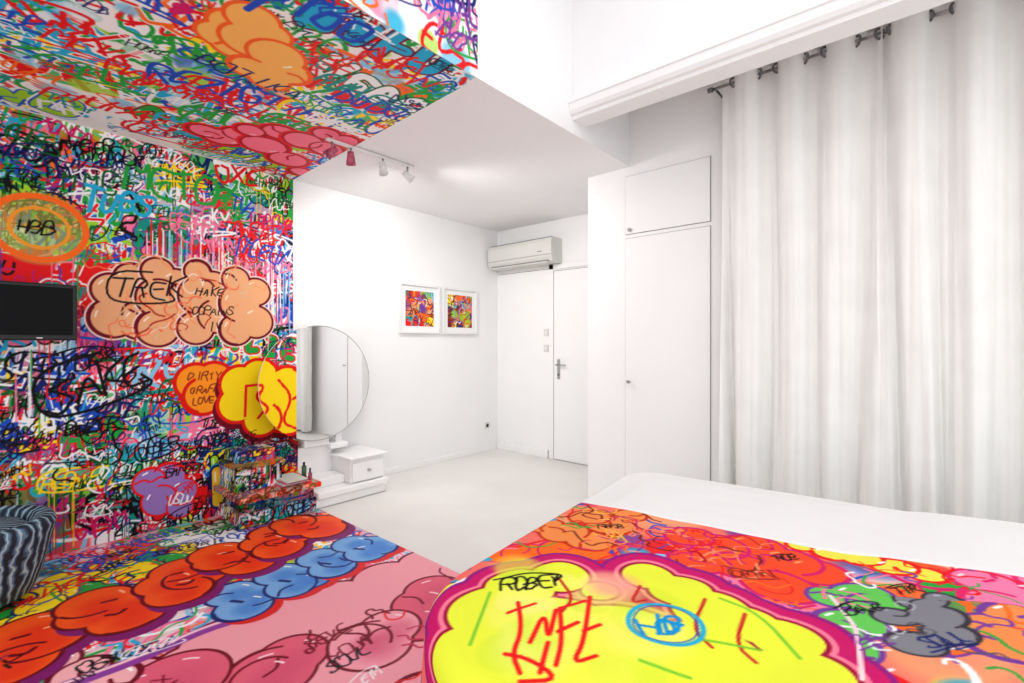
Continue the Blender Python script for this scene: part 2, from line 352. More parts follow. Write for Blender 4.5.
# ---- ceiling
EC=((0,1),(1,0))
K=Canvas(XL,XS,-.6,YP,.0050,(.96,.94,.92))
K.patches(120,ALL+[WHT]*16+[SAL],(.05,.13))
K.scribble(110,ALL+[RED,CYA,WHT,WHT],(.014,.03),(.08,.2))
K.tags(120,[RED,RED,GRN,CYA,BLU,TEA,ORA,YEL,WHT,SKY],(.10,.22),(.10,.17),EC,halo=(WHT,.014))
K.patches(80,[WHT,WHT,WHT,SKY,LIM],(.03,.09))
K.bubbles(10,(.14,.24),[RED,SKY,LIM,WHT,ORA,YEL,CYA,GRN],[BLU,MRN,RED,DGR],EC)
K.tags(120,[WHT,RED,BLU,GRN,CYA,RED,BLU,TEA,RED,GRN],(.08,.16),(.11,.16),EC)
K.tags(44,[BLK,BLK,NAV,WHT,RED],(.035,.075),(.1,.14),EC)
for grp in ([(236,42,.09),(252,34,.10),(248,52,.09)],[(270,28,.10),(266,48,.12),(286,42,.08)],[(290,62,.12),(300,78,.10),(280,84,.09),(262,72,.09)]):
    K.union(C3(ceilp,*grp),(.98,.72,.38),(.95,.38,.16),.02,.6,hi=(1,.95,.8))
x,y=ceilp(205,64); K.tag('BOTIKA',x,y,.11,.012,NAV,0,EC,jit=.25)
x,y=ceilp(255,8); K.tag('Y',x,y,.2,.03,BLU,0,EC,jit=.2); x,y=ceilp(300,18); K.tag('TOO',x,y,.14,.026,BLU,0,EC,jit=.15)
for grp in ([(208,132,.09),(226,138,.12),(244,136,.10)],[(256,132,.08),(268,146,.14),(285,134,.10),(290,160,.13),(302,172,.08)],[(308,142,.12),(330,150,.11),(332,136,.08),(352,143,.08)]):
    K.union(C3(ceilp,*grp),(.96,.47,.56),(.68,.03,.12),.018,.8,hi=(1,.8,.85),halo=((.88,.1,.15),.02))
x,y=ceilp(198,22); K.tag('*',x,y-.05,.13,.026,MAG,0,EC)
x,y=ceilp(110,70); K.tag('MALAGA',x,y,.12,.017,RED,.1,EC,jit=.3)
# ---- bulkhead face
S=Canvas(-.4,1.775,ZC,3.6,.0052,(.95,.93,.95))
S.patches(60,[PUR,WHT,WHT,WHT,PINK,CYA,LIM,LPK,SKY],(.04,.1)); S.tags(80,[PUR,BLU,PINK,RED,GRN,NAV,ORA,SKY],(.07,.15),(.10,.15)); S.tags(50,[BLK,NAV,PUR],(.05,.11),(.1,.14))
# ---- floor
EF=((0,1),(-1,0))
G=Canvas(XL,-.35,-1.0,YP,.0054,(.86,.68,.71))
G.patches(260,ALL+[LPK,PINK,PINK],(.05,.16)); G.scribble(150,ALL,(.012,.028),(.1,.25)); G.tags(150,ALL,(.08,.18),(.1,.16),EF,halo=(WHT,.012))
region(G,floorp,[(60,525),(300,530)],[GRN,RED,TEA,LIM,WHT],24)
G.patches(60,[BLU,CYA,GRN,WHT,PUR,LIM,SKY],(.05,.13),(.5,.9),(-3.9,-2.3,-.6,.35))
G.throws(14,[GRN,WHT,SKY,YEL,PINK],(.06,.1),(-3.95,-3.5,-.2,1.6),outs=(BLK,NAV,PUR,RED))
G.scribble(70,[BLU,RED,GRN,NAV,WHT,BLK,CYA],(.01,.02),(.07,.18),(-4,-2.2,-.6,.8))
G.tags(60,[RED,WHT,BLU,BLK,GRN,MAG],(.06,.12),(.1,.15),EF,(-4,-3.4,-.4,1.7))
cs=[]
for yy in np.arange(.35,1.84,.24):
    for xx in (-2.28,-2.05,-1.8,-1.55,-1.25,-.95): cs.append((xx+U(-.05,.05),yy+U(-.06,.06),U(.15,.2)))
G.union(cs,(.93,.62,.67),MRN,.018,0,hi=None)
for q in range(13):
    x0_,y0_=U(-2.2,-1.2),U(.4,1.68); R=U(.11,.20)
    G.union([(x0_,y0_,R),(x0_+U(-.14,.14),y0_+U(.08,.16),R*U(.7,1.1)),(x0_+U(-.14,.14),y0_-U(.02,.12),R*U(.6,.9))],random.choice([(.94,.62,.68),(.86,.38,.48),(.93,.54,.60)]),MRN,.014,.7,hi=(1,.88,.92),shade=(.80,.32,.44),sh=(.05,.02))
G.scribble(20,[RED,MRN,LPK,(.75,.2,.35)],(.008,.012),(.05,.12),(-2.3,-1.1,.3,1.75))
G.union(C3(floorp,(25,672,.07),(50,665,.09),(80,672,.09),(110,680,.09)),(.96,.70,.72),MRN,.016,.8)
G.line(chaikin([(-2.5,.1),(-2.45,.5),(-2.5,.75),(-2.42,1.0)],2),.07,(.55,.25,.6)); G.line(chaikin([(-2.52,.1),(-2.47,.5),(-2.52,.75),(-2.44,1.0)],2),.02,LPK)
# blue letters
for i,yy in enumerate((.96,1.21,1.46,1.70)):
    xc=-2.64-.03*i
    G.union([(xc+.08,yy-.03,.125),(xc-.10,yy-.02,.12),(xc,yy+.06,.12),(xc+.10,yy+.07,.09)][:4 if i%2 else 3],(.47,.66,.86),(.07,.14,.42),.015,.55,hi=WHT,shadow=(.82,.14,.15),sh=(.045,.02),shade=(.16,.40,.75))
    G.line([(xc-.02,yy-.05),(xc+.03,yy-.02)],.022,(.07,.14,.42))
# orange-red letters
for i,yy in enumerate((.18,.50,.81,1.10,1.38,1.64)):
    xc=-2.95-.27*(yy-.2); b=.04*(1 if i%2 else -1)
    G.union([(xc+.14,yy+b,.15),(xc-.14,yy-b,.15),(xc+.01,yy+.07,.155),(xc-.02,yy-.06,.14)],(.93,.34,.12),(.38,.04,.10),.017,.5,hi=(1,.75,.6),shadow=(.48,.12,.40),sh=(.07,.01),shade=(.84,.13,.08))
    G.line(chaikin([(xc+.06,yy-.03),(xc+.09,yy+.01),(xc+.06,yy+.04)],1),.020,(.38,.04,.10)); G.line([(xc-.10,yy-.02),(xc-.09,yy+.03)],.020,(.38,.04,.10))
for i_,(px,py,w) in enumerate([(310,650,'SEVE'),(335,662,'YOUR'),(330,674,'SOUL')]):
    x,y=floorp(px,py); G.tag(w,x,y,.06,.009,MRN if i_<2 else BLK,0,EF,jit=.25)
G.tags(8,[BLK,NAV,WHT,BLK],(.04,.075),(.1,.15),EF,(-2.9,-2.4,-.4,.6)); G.tags(5,[MRN,WHT,BLK],(.04,.07),(.1,.15),EF,(-2.3,-.8,.3,1.7))

# ---- bedspread
DR=.52
Bc=Canvas(-DR-.02,BL+.2,-.34,BW+DR,.0040,(.93,.45,.40))
PB=(-.5,2.4,-.3,1.15)
Bc.patches(190,[RED,ORA,PINK,PUR,GRN,CYA,YEL,WHT,MAG,SAL,LIM,BLU],(.04,.12),(.6,.95),PB)
Bc.throws(30,[PINK,ORA,WHT,GRN,SKY,YEL,RED],(.05,.08),PB,outs=(RED,PUR,MAG,NAV))
Bc.scribble(150,[RED,PUR,WHT,BLU,GRN,MAG,ORA,PINK],(.007,.016),(.05,.14),PB)
Bc.union(C3(bedp,(545,522,.07),(565,530,.09),(590,515,.08),(610,524,.09),(590,540,.08),(630,514,.06)),(.92,.55,.30),(.75,.2,.1),.012,.8,hi=(1,.8,.5))
Bc.scribble(16,[RED,BRN,(.98,.7,.3),GRN],(.006,.010),(.04,.08),(-.05,.25,.85,1.1))
Bc.union(C3(bedp,(690,535,.08),(720,545,.09),(755,545,.09),(790,560,.09),(740,565,.10),(700,560,.09),(780,585,.10),(815,570,.08)),(.91,.30,.17),MAG,.014,.8,hi=(1,.6,.4))
Bc.scribble(64,[RED,(.96,.55,.4),MAG,ORA,BRN,(.7,.05,.1)],(.005,.010),(.03,.08),(.25,.75,.6,1.08))
Bc.union(C3(bedp,(800,545,.035),(830,553,.05),(862,560,.055),(895,572,.055),(925,582,.045)),(.92,.88,.32),RED,.014,.5)
Bc.union(C3(bedp,(835,600,.06),(862,598,.07),(880,615,.07),(850,630,.07),(845,655,.06)),(.40,.76,.35),PUR,.012,.8)
Bc.union(C3(bedp,(985,592,.07),(1020,588,.07),(1000,615,.07),(1040,610,.07)),(.96,.50,.66),(.85,.15,.4),.014,.8,hi=(1,.85,.9))
Bc.union(C3(bedp,(990,655,.05),(1020,650,.06),(1005,675,.06)),(.94,.55,.32),PUR,.012,.8)
Bc.scribble(46,[WHT,PUR,PINK,GRN,ORA,RED],(.005,.009),(.03,.07),pbox(bedp,850,560,1023,670))
Bc.union(C3(bedp,(895,628,.045),(920,615,.05),(945,610,.04),(935,635,.055),(950,655,.045),(915,660,.05)),(.50,.50,.53),(.22,.2,.24),.008,.6,hi=(.75,.75,.78))
Bc.scribble(7,[(.3,.3,.32),(.7,.7,.72),(.35,.33,.36)],(.004,.006),(.03,.04),pbox(bedp,900,620,945,655))
cs=C3(bedp,(494,608,.12),(478,650,.12),(520,585,.10),(560,575,.085),(545,640,.20),(600,590,.05),(620,655,.20),(648,575,.075),(680,590,.085),(712,612,.10),(700,665,.16),(750,625,.075),(785,640,.08),(800,680,.10),(770,690,.12),(600,720,.14),(480,720,.10))
for x,y,r in cs: Bc.spot(x,y,r+.072,(.55,.12,.48),1,0)
for x,y,r in cs: Bc.spot(x,y,r+.058,(.76,.10,.40),1,0)
for x,y,r in cs: Bc.spot(x,y,r+.024,(.95,.50,.60),1,0)
Bc.union(cs,(.89,.92,.26),(.60,.04,.22),.011,0,hi=None)
Bc.patches(26,[(.96,.93,.38),(.78,.88,.24),(.97,.95,.55)],(.04,.10),(.3,.5),(.08,.6,.05,.5))
Bc.spot(*bedp(615,585),.07,(.97,.60,.60),.7,.8)
for q in [[(560,578),(574,596),(562,612)],[(640,585),(630,604),(646,600)],[(705,600),(692,630),(712,648)],[(745,615),(735,645),(756,662)]]: Bc.line(chaikin(P(bedp,*q),2),.009,(.75,.15,.15))
for q in [[(720,600),(760,615),(800,660)],[(470,640),(490,590)],[(700,640),(760,650)],[(640,660),(690,675)]]: Bc.line(chaikin(P(bedp,*q),2),.008,(.45,.75,.2))
Bc.line(chaikin(P(bedp,(830,600),(845,618),(858,640),(862,690)),2),.010,(.96,.85,.86))
for i in range(46):
    yy=U(-.1,1.1); Bc.line([(U(-.5,-.05),yy),(U(-.3,.02),yy+U(-.1,.1))],U(.012,.03),random.choice([RED,MAG,CYA,BLU,PINK,NAV,WHT]))
EB=((.78,.62),(-.62,.78))
def bt(word,px,py,z,w,col,ang=0,**k):
    x,y=bedp(px,py); Bc.tag(word,x,y,z,w,col,ang,EB,**k)
for q in [[(520,668),(512,650),(522,630),(518,600)],[(508,612),(535,602)],[(530,640),(545,612),(548,640),(556,610)],[(548,640),(540,668)],[(560,608),(562,640),(556,662)],[(558,630),(578,622)],[(560,608),(585,600)],[(590,596),(584,640),(572,662),(596,655)],[(584,630),(600,624)],[(505,650),(530,655),(560,675),(520,676)]]:
    Bc.line(chaikin(P(bedp,*q),2),.012,RED)
bt('ROBEY',500,588,.058,.008,BLK,.05,jit=.3,adv=.62,under=True)
cx,cy=bedp(665,624); Bc.line([(cx+.088*math.cos(a/6),cy+.088*math.sin(a/6)) for a in range(39)],.012,CYA); Bc.line([(cx+.076*math.cos(a/6),cy+.080*math.sin(a/6)) for a in range(39)],.004,BLU)
bt('HOB',642,634,.060,.010,(.05,.55,.8),jit=.35,adv=.6)
for w,px,py,z,c in [('CRIEN',735,578,.04,BRN),('BALE',850,622,.04,BLK),('SOUL',930,668,.04,NAV),('TIK',900,600,.035,BLK),('NOE',780,560,.035,BLK),('RAMS',600,528,.035,BLK),('LOVE',700,545,.035,RED),('ZIN',860,655,.04,PUR)]:
    bt(w,px,py,z,.0055,c,jit=.35,under=True,adv=.6)
jb=int((1.12-Bc.v0)/Bc.res)
Bc.a[jb:]=(.92,.918,.915)

# ------------------------------------------------------------------ room shell
box('floor',-4.3,3.0,-3,4.6,-.1,0,M_floor)
box('wall_left',XL-.14,XL,-3,YB,0,ZC,M_wall)
box('wall_back',XL-.14,-2.165,YB,YB+.15,0,ZC,M_wall)
box('wall_closet',-2.16,3.0,3.45,4.55,0,3.12,M_wall)
box('ceiling_low',XL-.14,XS,-3,YB+.15,ZC+.0005,3.9,M_ceil)
box('ceiling_high',XS,3.0,-3,2.80,3.9,4.0,M_ceil)
box('ceiling_alcove',XS,3.0,2.80,4.55,3.1205,3.9,M_ceil)
def extrude_x(name,prof,x0,x1,mat):
    n=len(prof); vs=[(x0,a,b) for a,b in prof]+[(x1,a,b) for a,b in prof]
    fs=[(i,(i+1)%n,n+(i+1)%n,n+i) for i in range(n)]+[tuple(range(n))[::-1],tuple(range(n,2*n))]
    me=bpy.data.meshes.new(name); me.from_pydata(vs,[],fs); bm=bmesh.new(); bm.from_mesh(me); bmesh.ops.recalc_face_normals(bm,faces=bm.faces); bm.to_mesh(me); bm.free(); return add(name,me,mat)
box('ceiling_beam',XS+.0005,2.99,2.66,2.795,2.80,3.9,M_ceil)
extrude_x('trim_cornice',[(2.80,2.80),(2.80,2.765),(2.655,2.765),(2.65,2.785),(2.63,2.79),(2.615,2.81),(2.61,2.85),(2.60,2.855),(2.60,2.875),(2.625,2.88),(2.635,2.915),(2.658,2.92),(2.658,2.80)],XS+.001,2.98,M_ceil)
box('baseboard_left',XL+.001,XL+.012,2.52,YB-.002,0,.06,M_gloss,bev=.003)
box('baseboard_back',XL+.014,-3.27,YB-.03,YB-.001,0,.09,M_gloss,bev=.004)
mural=empty('graffiti_mural')
u,v=np.meshgrid(W.u,W.v); grid_mesh('wall_paint',np.stack([np.full_like(u,XL+.0015),u,v],-1),W.a,M_spray,mural)
u,v=np.meshgrid(K.u,K.v); grid_mesh('ceiling_paint',np.stack([u,v-.085*(u-XL)/(XS-XL),np.full_like(u,ZC-.0015)],-1),K.a,M_spray,mural)
u,v=np.meshgrid(S.u,S.v); grid_mesh('bulkhead_paint',np.stack([np.full_like(u,XS+.0015),u,v],-1),S.a,M_spray,mural)
u,v=np.meshgrid(G.u,G.v); grid_mesh('floor_paint',np.stack([u,v,np.full_like(u,.0015)],-1),G.a,M_sprayf,mural)

# ------------------------------------------------------------------ closet doors
def framegap(name,x0,x1,z0,z1,y,parent):
    t=.004
    box(name+'_gap_top',x0-t,x1+t,y-.002,y-.0005,z1,z1+t,M_gap,parent); box(name+'_gap_bottom',x0-t,x1+t,y-.002,y-.0005,z0-t,z0,M_gap,parent)
    box(name+'_gap_left',x0-t,x0,y-.002,y-.0005,z0,z1,M_gap,parent); box(name+'_gap_right',x1,x1+t,y-.002,y-.0005,z0,z1,M_gap,parent)
cd=empty('door_2')
box('panel',-1.815,-1.165,3.440,3.449,.006,2.115,M_gloss,cd,bev=.002); framegap('lower',-1.815,-1.165,.006,2.115,3.449,cd)
cyl('knob_stem',(-1.775,3.44,1.0),(-1.775,3.415,1.0),.006,M_metal,cd); cyl('knob',(-1.775,3.418,1.0),(-1.775,3.405,1.0),.013,M_metal,cd)
cu=empty('door_3')
box('panel',-1.815,-1.165,3.440,3.449,2.15,2.60,M_gloss,cu,bev=.002); framegap('upper',-1.815,-1.165,2.15,2.60,3.449,cu)
cyl('lock',(-1.775,3.44,2.18),(-1.775,3.425,2.18),.014,M_metal,cu)

# ------------------------------------------------------------------ entrance door
d=empty('door_1')
box('leaf',-3.185,-2.30,YB-.022,YB-.002,.01,2.10,M_gloss,d,bev=.002)
box('gap_left',-3.193,-3.187,YB-.006,YB-.001,0,2.108,M_gap,d); box('gap_top',-3.187,-2.30,YB-.006,YB-.001,2.102,2.108,M_gap,d)
box('lock_plate',-3.14,-3.10,YB-.027,YB-.022,.90,1.12,M_metal,d,bev=.002)
cyl('handle_neck',(-3.12,YB-.025,1.06),(-3.12,YB-.07,1.06),.010,M_metal,d); cyl('handle_lever',(-3.125,YB-.068,1.06),(-3.0,YB-.068,1.055),.010,M_metal,d)
cyl('key_rosette',(-3.12,YB-.026,.95),(-3.12,YB-.032,.95),.012,M_dmetal,d)
tr=empty('trim_1')
box('jamb',-3.262,-3.20,YB-.014,YB-.001,0,2.18,M_wall,tr,bev=.003); box('head',-3.262,-2.30,YB-.014,YB-.001,2.125,2.18,M_wall,tr,bev=.003)
box('cupboard_seam',XL+.02,-3.262,YB-.004,YB-.001,2.135,2.14,M_gap,tr)
for i,z in enumerate((1.42,1.24)):
    s_=empty('light_switch'); box('plate',-3.335,-3.275,YB-.012,YB-.001,z-.04,z+.04,M_ac,s_,bev=.003); box('rocker',-3.32,-3.29,YB-.016,YB-.011,z-.02,z+.02,M_frame,s_,bev=.002)
so=empty('wall_socket'); box('plate',XL+.001,XL+.012,4.17,4.24,.27,.34,M_ac,so,bev=.003); cyl('well',(XL+.010,4.205,.305),(XL+.0135,4.205,.305),.022,M_black,so)

# ------------------------------------------------------------------ air conditioner
ac=empty('air_conditioner')
prof=[(YB-.001,2.185),(YB-.12,2.182),(YB-.175,2.195),(YB-.20,2.24),(YB-.205,2.30),(YB-.205,2.41),(YB-.19,2.445),(YB-.15,2.455),(YB-.001,2.455)]
o=extrude_x('body',prof,-4.035,-3.09,M_ac); o.parent=ac
box('front_seam',-4.03,-3.095,YB-.2075,YB-.204,2.262,2.266,M_acd,ac)
box('outlet_slot',-3.99,-3.14,YB-.193,YB-.160,2.192,2.205,M_acd,ac)
box('outlet_flap',-3.985,-3.145,YB-.205,YB-.160,2.180,2.190,M_ac,ac,bev=.002)
for i in range(9): box('grille_%d'%i,-4.02,-3.105,YB-.17+i*.016,YB-.165+i*.016,2.4555,2.459,M_acd,ac)
box('badge',-3.28,-3.22,YB-.2065,YB-.2045,2.30,2.31,M_acd,ac)

# ------------------------------------------------------------------ pictures
def picture(y0,y1,z0,z1,seed):
    random.seed(seed); p=empty('framed_picture'); f=.022; x=XL
    for n_,a,b_,c,e_ in (('rail_bottom',y0,y1,z0,z0+f),('rail_top',y0,y1,z1-f,z1),('stile_a',y0,y0+f,z0+f,z1-f),('stile_b',y1-f,y1,z0+f,z1-f)):
        box(n_,x+.001,x+.035,a,b_,c,e_,M_frame,p,bev=.002)
    box('mat',x+.002,x+.014,y0+f,y1-f,z0+f,z1-f,M_mat,p)
    m=.075
    C=Canvas(y0+m,y1-m,z0+m,z1-m,.004,(.72,.5,.42)); C.patches(44,[RED,YEL,TEA,PUR,BRN,ORA,LIM,NAV,TAN,TAN,SKY],(.03,.07))
    C.throws(2,[YEL,ORA,TAN],(.04,.06),outs=(BLK,BRN)); C.scribble(40,[BLK,RED,PUR,CYA,WHT,NAV,BRN,ORA],(.005,.010),(.03,.08))
    u,v=np.meshgrid(C.u,C.v); grid_mesh('print',np.stack([np.full_like(u,x+.0155),u,v],-1),C.a,M_spray,p)
picture(2.925,3.445,1.40,1.915,3); picture(3.492,4.015,1.40,1.915,12)
random.seed(5)

# ------------------------------------------------------------------ television
tv=empty('television')
x=-3.86
box('bezel',x-.03,x,-.10,.475,1.315,1.645,M_black,tv,bev=.008); box('screen',x-.002,x+.002,-.08,.455,1.345,1.625,M_screen,tv)
box('power_mark',x+.0005,x+.003,.30,.325,1.326,1.332,M_metal,tv); box('back_housing',x-.07,x-.028,.02,.34,1.37,1.59,M_black,tv,bev=.01)
cyl('arm',(XL+.015,.18,1.48),(x-.06,.18,1.48),.02,M_dmetal,tv); box('wall_plate',XL+.002,XL+.02,.11,.25,1.40,1.56,M_dmetal,tv,bev=.003)

# ------------------------------------------------------------------ vanity with round mirror
def painted_box(name,x0,x1,y0,y1,z0,z1,parent,off=(0,0),tint=None,tk=.5):
    r=.007; vs=[];fs=[]
    def face(o,a,b):
        o=np.array(o);a=np.array(a);b=np.array(b)
        na=max(2,int(np.linalg.norm(a)/r)); nb=max(2,int(np.linalg.norm(b)/r)); base=len(vs)
        for j in range(nb+1):
            for i in range(na+1): vs.append(tuple(o+a*i/na+b*j/nb))
        for j in range(nb):
            for i in range(na):
                q=base+j*(na+1)+i; fs.append((q,q+1,q+na+2,q+na+1))
    dx,dy,dz=x1-x0,y1-y0,z1-z0
    face((x1,y0,z0),(0,dy,0),(0,0,dz)); face((x0,y1,z0),(0,-dy,0),(0,0,dz)); face((x0,y0,z0),(dx,0,0),(0,0,dz)); face((x1,y1,z0),(-dx,0,0),(0,0,dz))
    face((x0,y0,z1),(dx,0,0),(0,dy,0)); face((x0,y1,z0),(dx,0,0),(0,-dy,0))
    V=np.array(vs); me=bpy.data.meshes.new(name); me.from_pydata(vs,[],fs)
    c=W.sample(V[:,1]+off[0]+(V[:,0]-x1)*.6, V[:,2]+off[1]-(V[:,0]-x1)*.8)
    if tint is not None: c=c*(1-tk)+np.array(tint)*tk
    c=vivid(c); L=np.where(c<=.04045,c/12.92,((c+.055)/1.055)**2.4); a=me.color_attributes.new('Col','FLOAT_COLOR','POINT')
    dd=np.ones((len(vs),4),np.float32); dd[:,:3]=L; a.data.foreach_set('color',dd.reshape(-1)); return add(name,me,M_spray,parent)
van=empty('vanity_table'); YV=1.84; xb=-4.05
box('plinth_white',xb,-3.62,YV,2.47,.004,.075,M_gloss,van,bev=.006); box('base_top_white',xb,-3.59,YV,2.49,.075,.13,M_gloss,van,bev=.012)
painted_box('plinth_painted',xb,-3.62,1.30,YV,.004,.10,van,(-.8,.5)); painted_box('base_top_painted',xb,-3.54,1.26,YV,.20,.235,van,(-.8,.8),ORA,.4); painted_box('riser_painted',xb,-3.66,1.32,YV,.10,.20,van,(-.6,.6),BLK,.2)
box('drawer_case_white',xb,-3.63,2.14,2.46,.131,.33,M_gloss,van,bev=.008); box('drawer_front_white',-3.63,-3.612,2.15,2.45,.145,.30,M_gloss,van,bev=.005)
box('case_top_white',xb,-3.60,2.12,2.48,.33,.35,M_gloss,van,bev=.006); cyl('drawer_knob',(-3.612,2.30,.225),(-3.592,2.30,.225),.013,M_metal,van)
box('back_panel_white',xb,-3.93,YV,2.14,.131,.43,M_gloss,van,bev=.006); box('middle_shelf_white',-3.93,-3.72,YV,2.14,.131,.2,M_gloss,van,bev=.006)
painted_box('drawer_case_painted',xb,-3.72,1.30,1.62,.235,.40,van,(-1.3,.6)); painted_box('case_top_painted',xb,-3.69,1.28,1.64,.40,.418,van,(-1.0,1.6),BRN,.3)
painted_box('upper_case_painted',xb,-3.80,1.34,1.60,.418,.50,van,(-1.2,.2)); painted_box('back_panel_painted',xb,-3.93,1.60,YV,.235,.50,van,(-.3,.1))
MX=-3.87; MY,MZ,MR=1.99,.966,.478
box('mirror_post_a',MX-.06,MX-.035,2.16,2.22,.43,.60,M_gloss,van,bev=.006); box('mirror_foot',MX-.14,MX+.03,2.08,2.24,.40,.445,M_gloss,van,bev=.006)
box('mirror_backboard',xb,MX-.032,1.88,2.10,.43,1.1,M_gloss,van,bev=.006)
def disc(name,x0,x1,R,mat,n=128):
    bm=bmesh.new(); A=[];B=[]
    for i in range(n):
        a=2*math.pi*i/n; y=MY+R*math.cos(a); z=MZ+R*math.sin(a); A.append(bm.verts.new((x1,y,z))); B.append(bm.verts.new((x0,y,z)))
    bm.faces.new(A); bm.faces.new(B[::-1])
    for i in range(n): bm.faces.new((A[i],B[i],B[(i+1)%n],A[(i+1)%n]))
    me=bpy.data.meshes.new(name); bm.to_mesh(me); bm.free(); return add(name,me,mat,van)
disc('mirror_back',MX-.03,MX-.008,MR-.004,M_gloss); disc('mirror_glass',MX-.008,MX,MR-.004,M_mirror)
torus('mirror_rim',(MX-.004,MY,MZ),(1,0,0),MR-.002,.005,M_metal,van,n=160,keep=lambda q:q[1]>1.80)
u,v=np.meshgrid(np.arange(MY-MR-.012,1.80,.005),np.arange(MZ-MR-.012,MZ+MR+.012,.005))
grid_mesh('mirror_paint',np.stack([np.full_like(u,MX+.003),u,v],-1),W.sample(u+.065,v-.01).astype(np.float64),M_spray,van,mask=((u-MY)**2+(v-MZ)**2<(MR+.006)**2))
mg=empty('magazine_stack')
for i in range(4):
    box('magazine_%d'%i,-3.84+.01*i,-3.60+.012*i,1.56+.01*i,1.77-.008*i,.2362+i*.011,.2462+i*.011,M_mag2 if i%2 else M_mag,mg,bev=.001)
pb=empty('perfume_bottle'); cyl('glass',(-3.74,1.80,.2355),(-3.74,1.80,.33),.018,M_bottle,pb); cyl('cap',(-3.74,1.80,.33),(-3.74,1.80,.36),.009,M_black,pb)
pb=empty('nail_polish_bottle'); cyl('glass',(-3.66,1.81,.2355),(-3.66,1.81,.29),.014,M_mag,pb); cyl('cap',(-3.66,1.81,.29),(-3.66,1.81,.325),.007,M_black,pb)

# ------------------------------------------------------------------ striped tub chair
tub=empty('tub_chair')
def lathe(name,prof,c,mat,parent,n=72):
    vs=[];fs=[]
    for i in range(n):
        a=2*math.pi*i/n
        for r,z in prof: vs.append((r*math.cos(a),r*math.sin(a),z))
    k=len(prof)
    for i in range(n):
        for j in range(k-1): fs.append((i*k+j,((i+1)%n)*k+j,((i+1)%n)*k+j+1,i*k+j+1))
    me=bpy.data.meshes.new(name); me.from_pydata(vs,[],fs); o=add(name,me,mat,parent,True); o.location=c; return o
tc_=(-3.56,.02,0)
lathe('shell',[(.001,.03),(.22,.03),(.25,.045),(.285,.14),(.31,.26),(.33,.34),(.335,.375),(.32,.405),(.29,.415),(.255,.405),(.24,.37),(.235,.30)],tc_,M_stripe,tub)
lathe('seat_cushion',[(.234,.30),(.234,.35),(.21,.38),(.10,.395),(.001,.40)],tc_,M_stripe,tub)
for i in range(4):
    a=math.pi/4+i*math.pi/2; cyl('foot_%d'%i,(tc_[0]+.15*math.cos(a),tc_[1]+.15*math.sin(a),.002),(tc_[0]+.15*math.cos(a),tc_[1]+.15*math.sin(a),.035),.018,M_black,tub)

# ------------------------------------------------------------------ bed
bed=empty('bed')
a,b_=np.meshgrid(Bc.u.astype(np.float64),Bc.v.astype(np.float64))
Rc=np.where(b_<.8,.36,.13); r=.05
qa=np.clip(a,Rc,BL-Rc); qb=np.clip(b_,Rc,BW-Rc); da=a-qa; db=b_-qb; L=np.sqrt(da*da+db*db)+1e-9; dd=L-Rc
na,nb=da/L,db/L
out=np.maximum(dd,0); ph=np.minimum(out/r,math.pi/2); hor=r*np.sin(ph); drop=r*(1-np.cos(ph))+np.maximum(out-r*math.pi/2,0)
flare=np.clip((out-.08)/.4,0,1)
wob=flare*(.02+.022*np.sin((a-b_)*17+np.sin(a*5)*1.3))
base_a=np.where(dd>0,qa+na*(Rc+hor+wob),a); base_b=np.where(dd>0,qb+nb*(Rc+hor+wob),b_)
def sm(x,e0,e1):
    t=np.clip((x-e0)/(e1-e0),0,1); return t*t*(3-2*t)
hump=.085*sm(a,.75,1.45)*sm(b_,.1,.5)*(1-.5*sm(a,2.0,2.3))
wr=.004*np.sin(a*9+b_*4+np.sin(b_*7))*np.sin(b_*6-a*3)+.0035*np.sin(a*23+np.sin(b_*11)*2)*np.sin(b_*4+1)+.002*np.sin(b_*40+a*12+3*np.sin(a*6))*np.sin(a*7+1)
edge=sm(-dd,0,.25)
zt=BH+(hump+wr+.012)*edge+.012*sm(b_,1.118,1.13)*edge-.002
z=np.maximum(zt-drop,.03)
X=BO[0]+base_a*E1[0]+base_b*E2[0]; Y=BO[1]+base_a*E1[1]+base_b*E2[1]
mask=(out<.545)&(a<BL+.25)
grid_mesh('bedspread',np.stack([X,Y,z],-1),Bc.a.astype(np.float64),M_cloth,bed,mask=mask,smooth=True)
def localbox(name,a0,a1,b0,b1,z0,z1,mat,bev):
    o=box(name,a0,a1,b0,b1,z0,z1,mat,bed,bev=bev,seg=6); o.location=(BO[0],BO[1],0); o.rotation_euler=(0,0,BA); return o
localbox('mattress',.10,BL-.10,.10,BW-.05,.30,.57,M_sheet,.08); localbox('base',.14,BL-.12,.14,BW-.08,.08,.30,M_sheet,.02)
for i,(aa,bb) in enumerate(((.25,.25),(BL-.25,.25),(.25,BW-.2),(BL-.25,BW-.2))):
    o=cyl('foot_%d'%i,(aa,bb,.001),(aa,bb,.09),.03,M_black,bed); o.location=(BO[0],BO[1],0); o.rotation_euler=(0,0,BA)

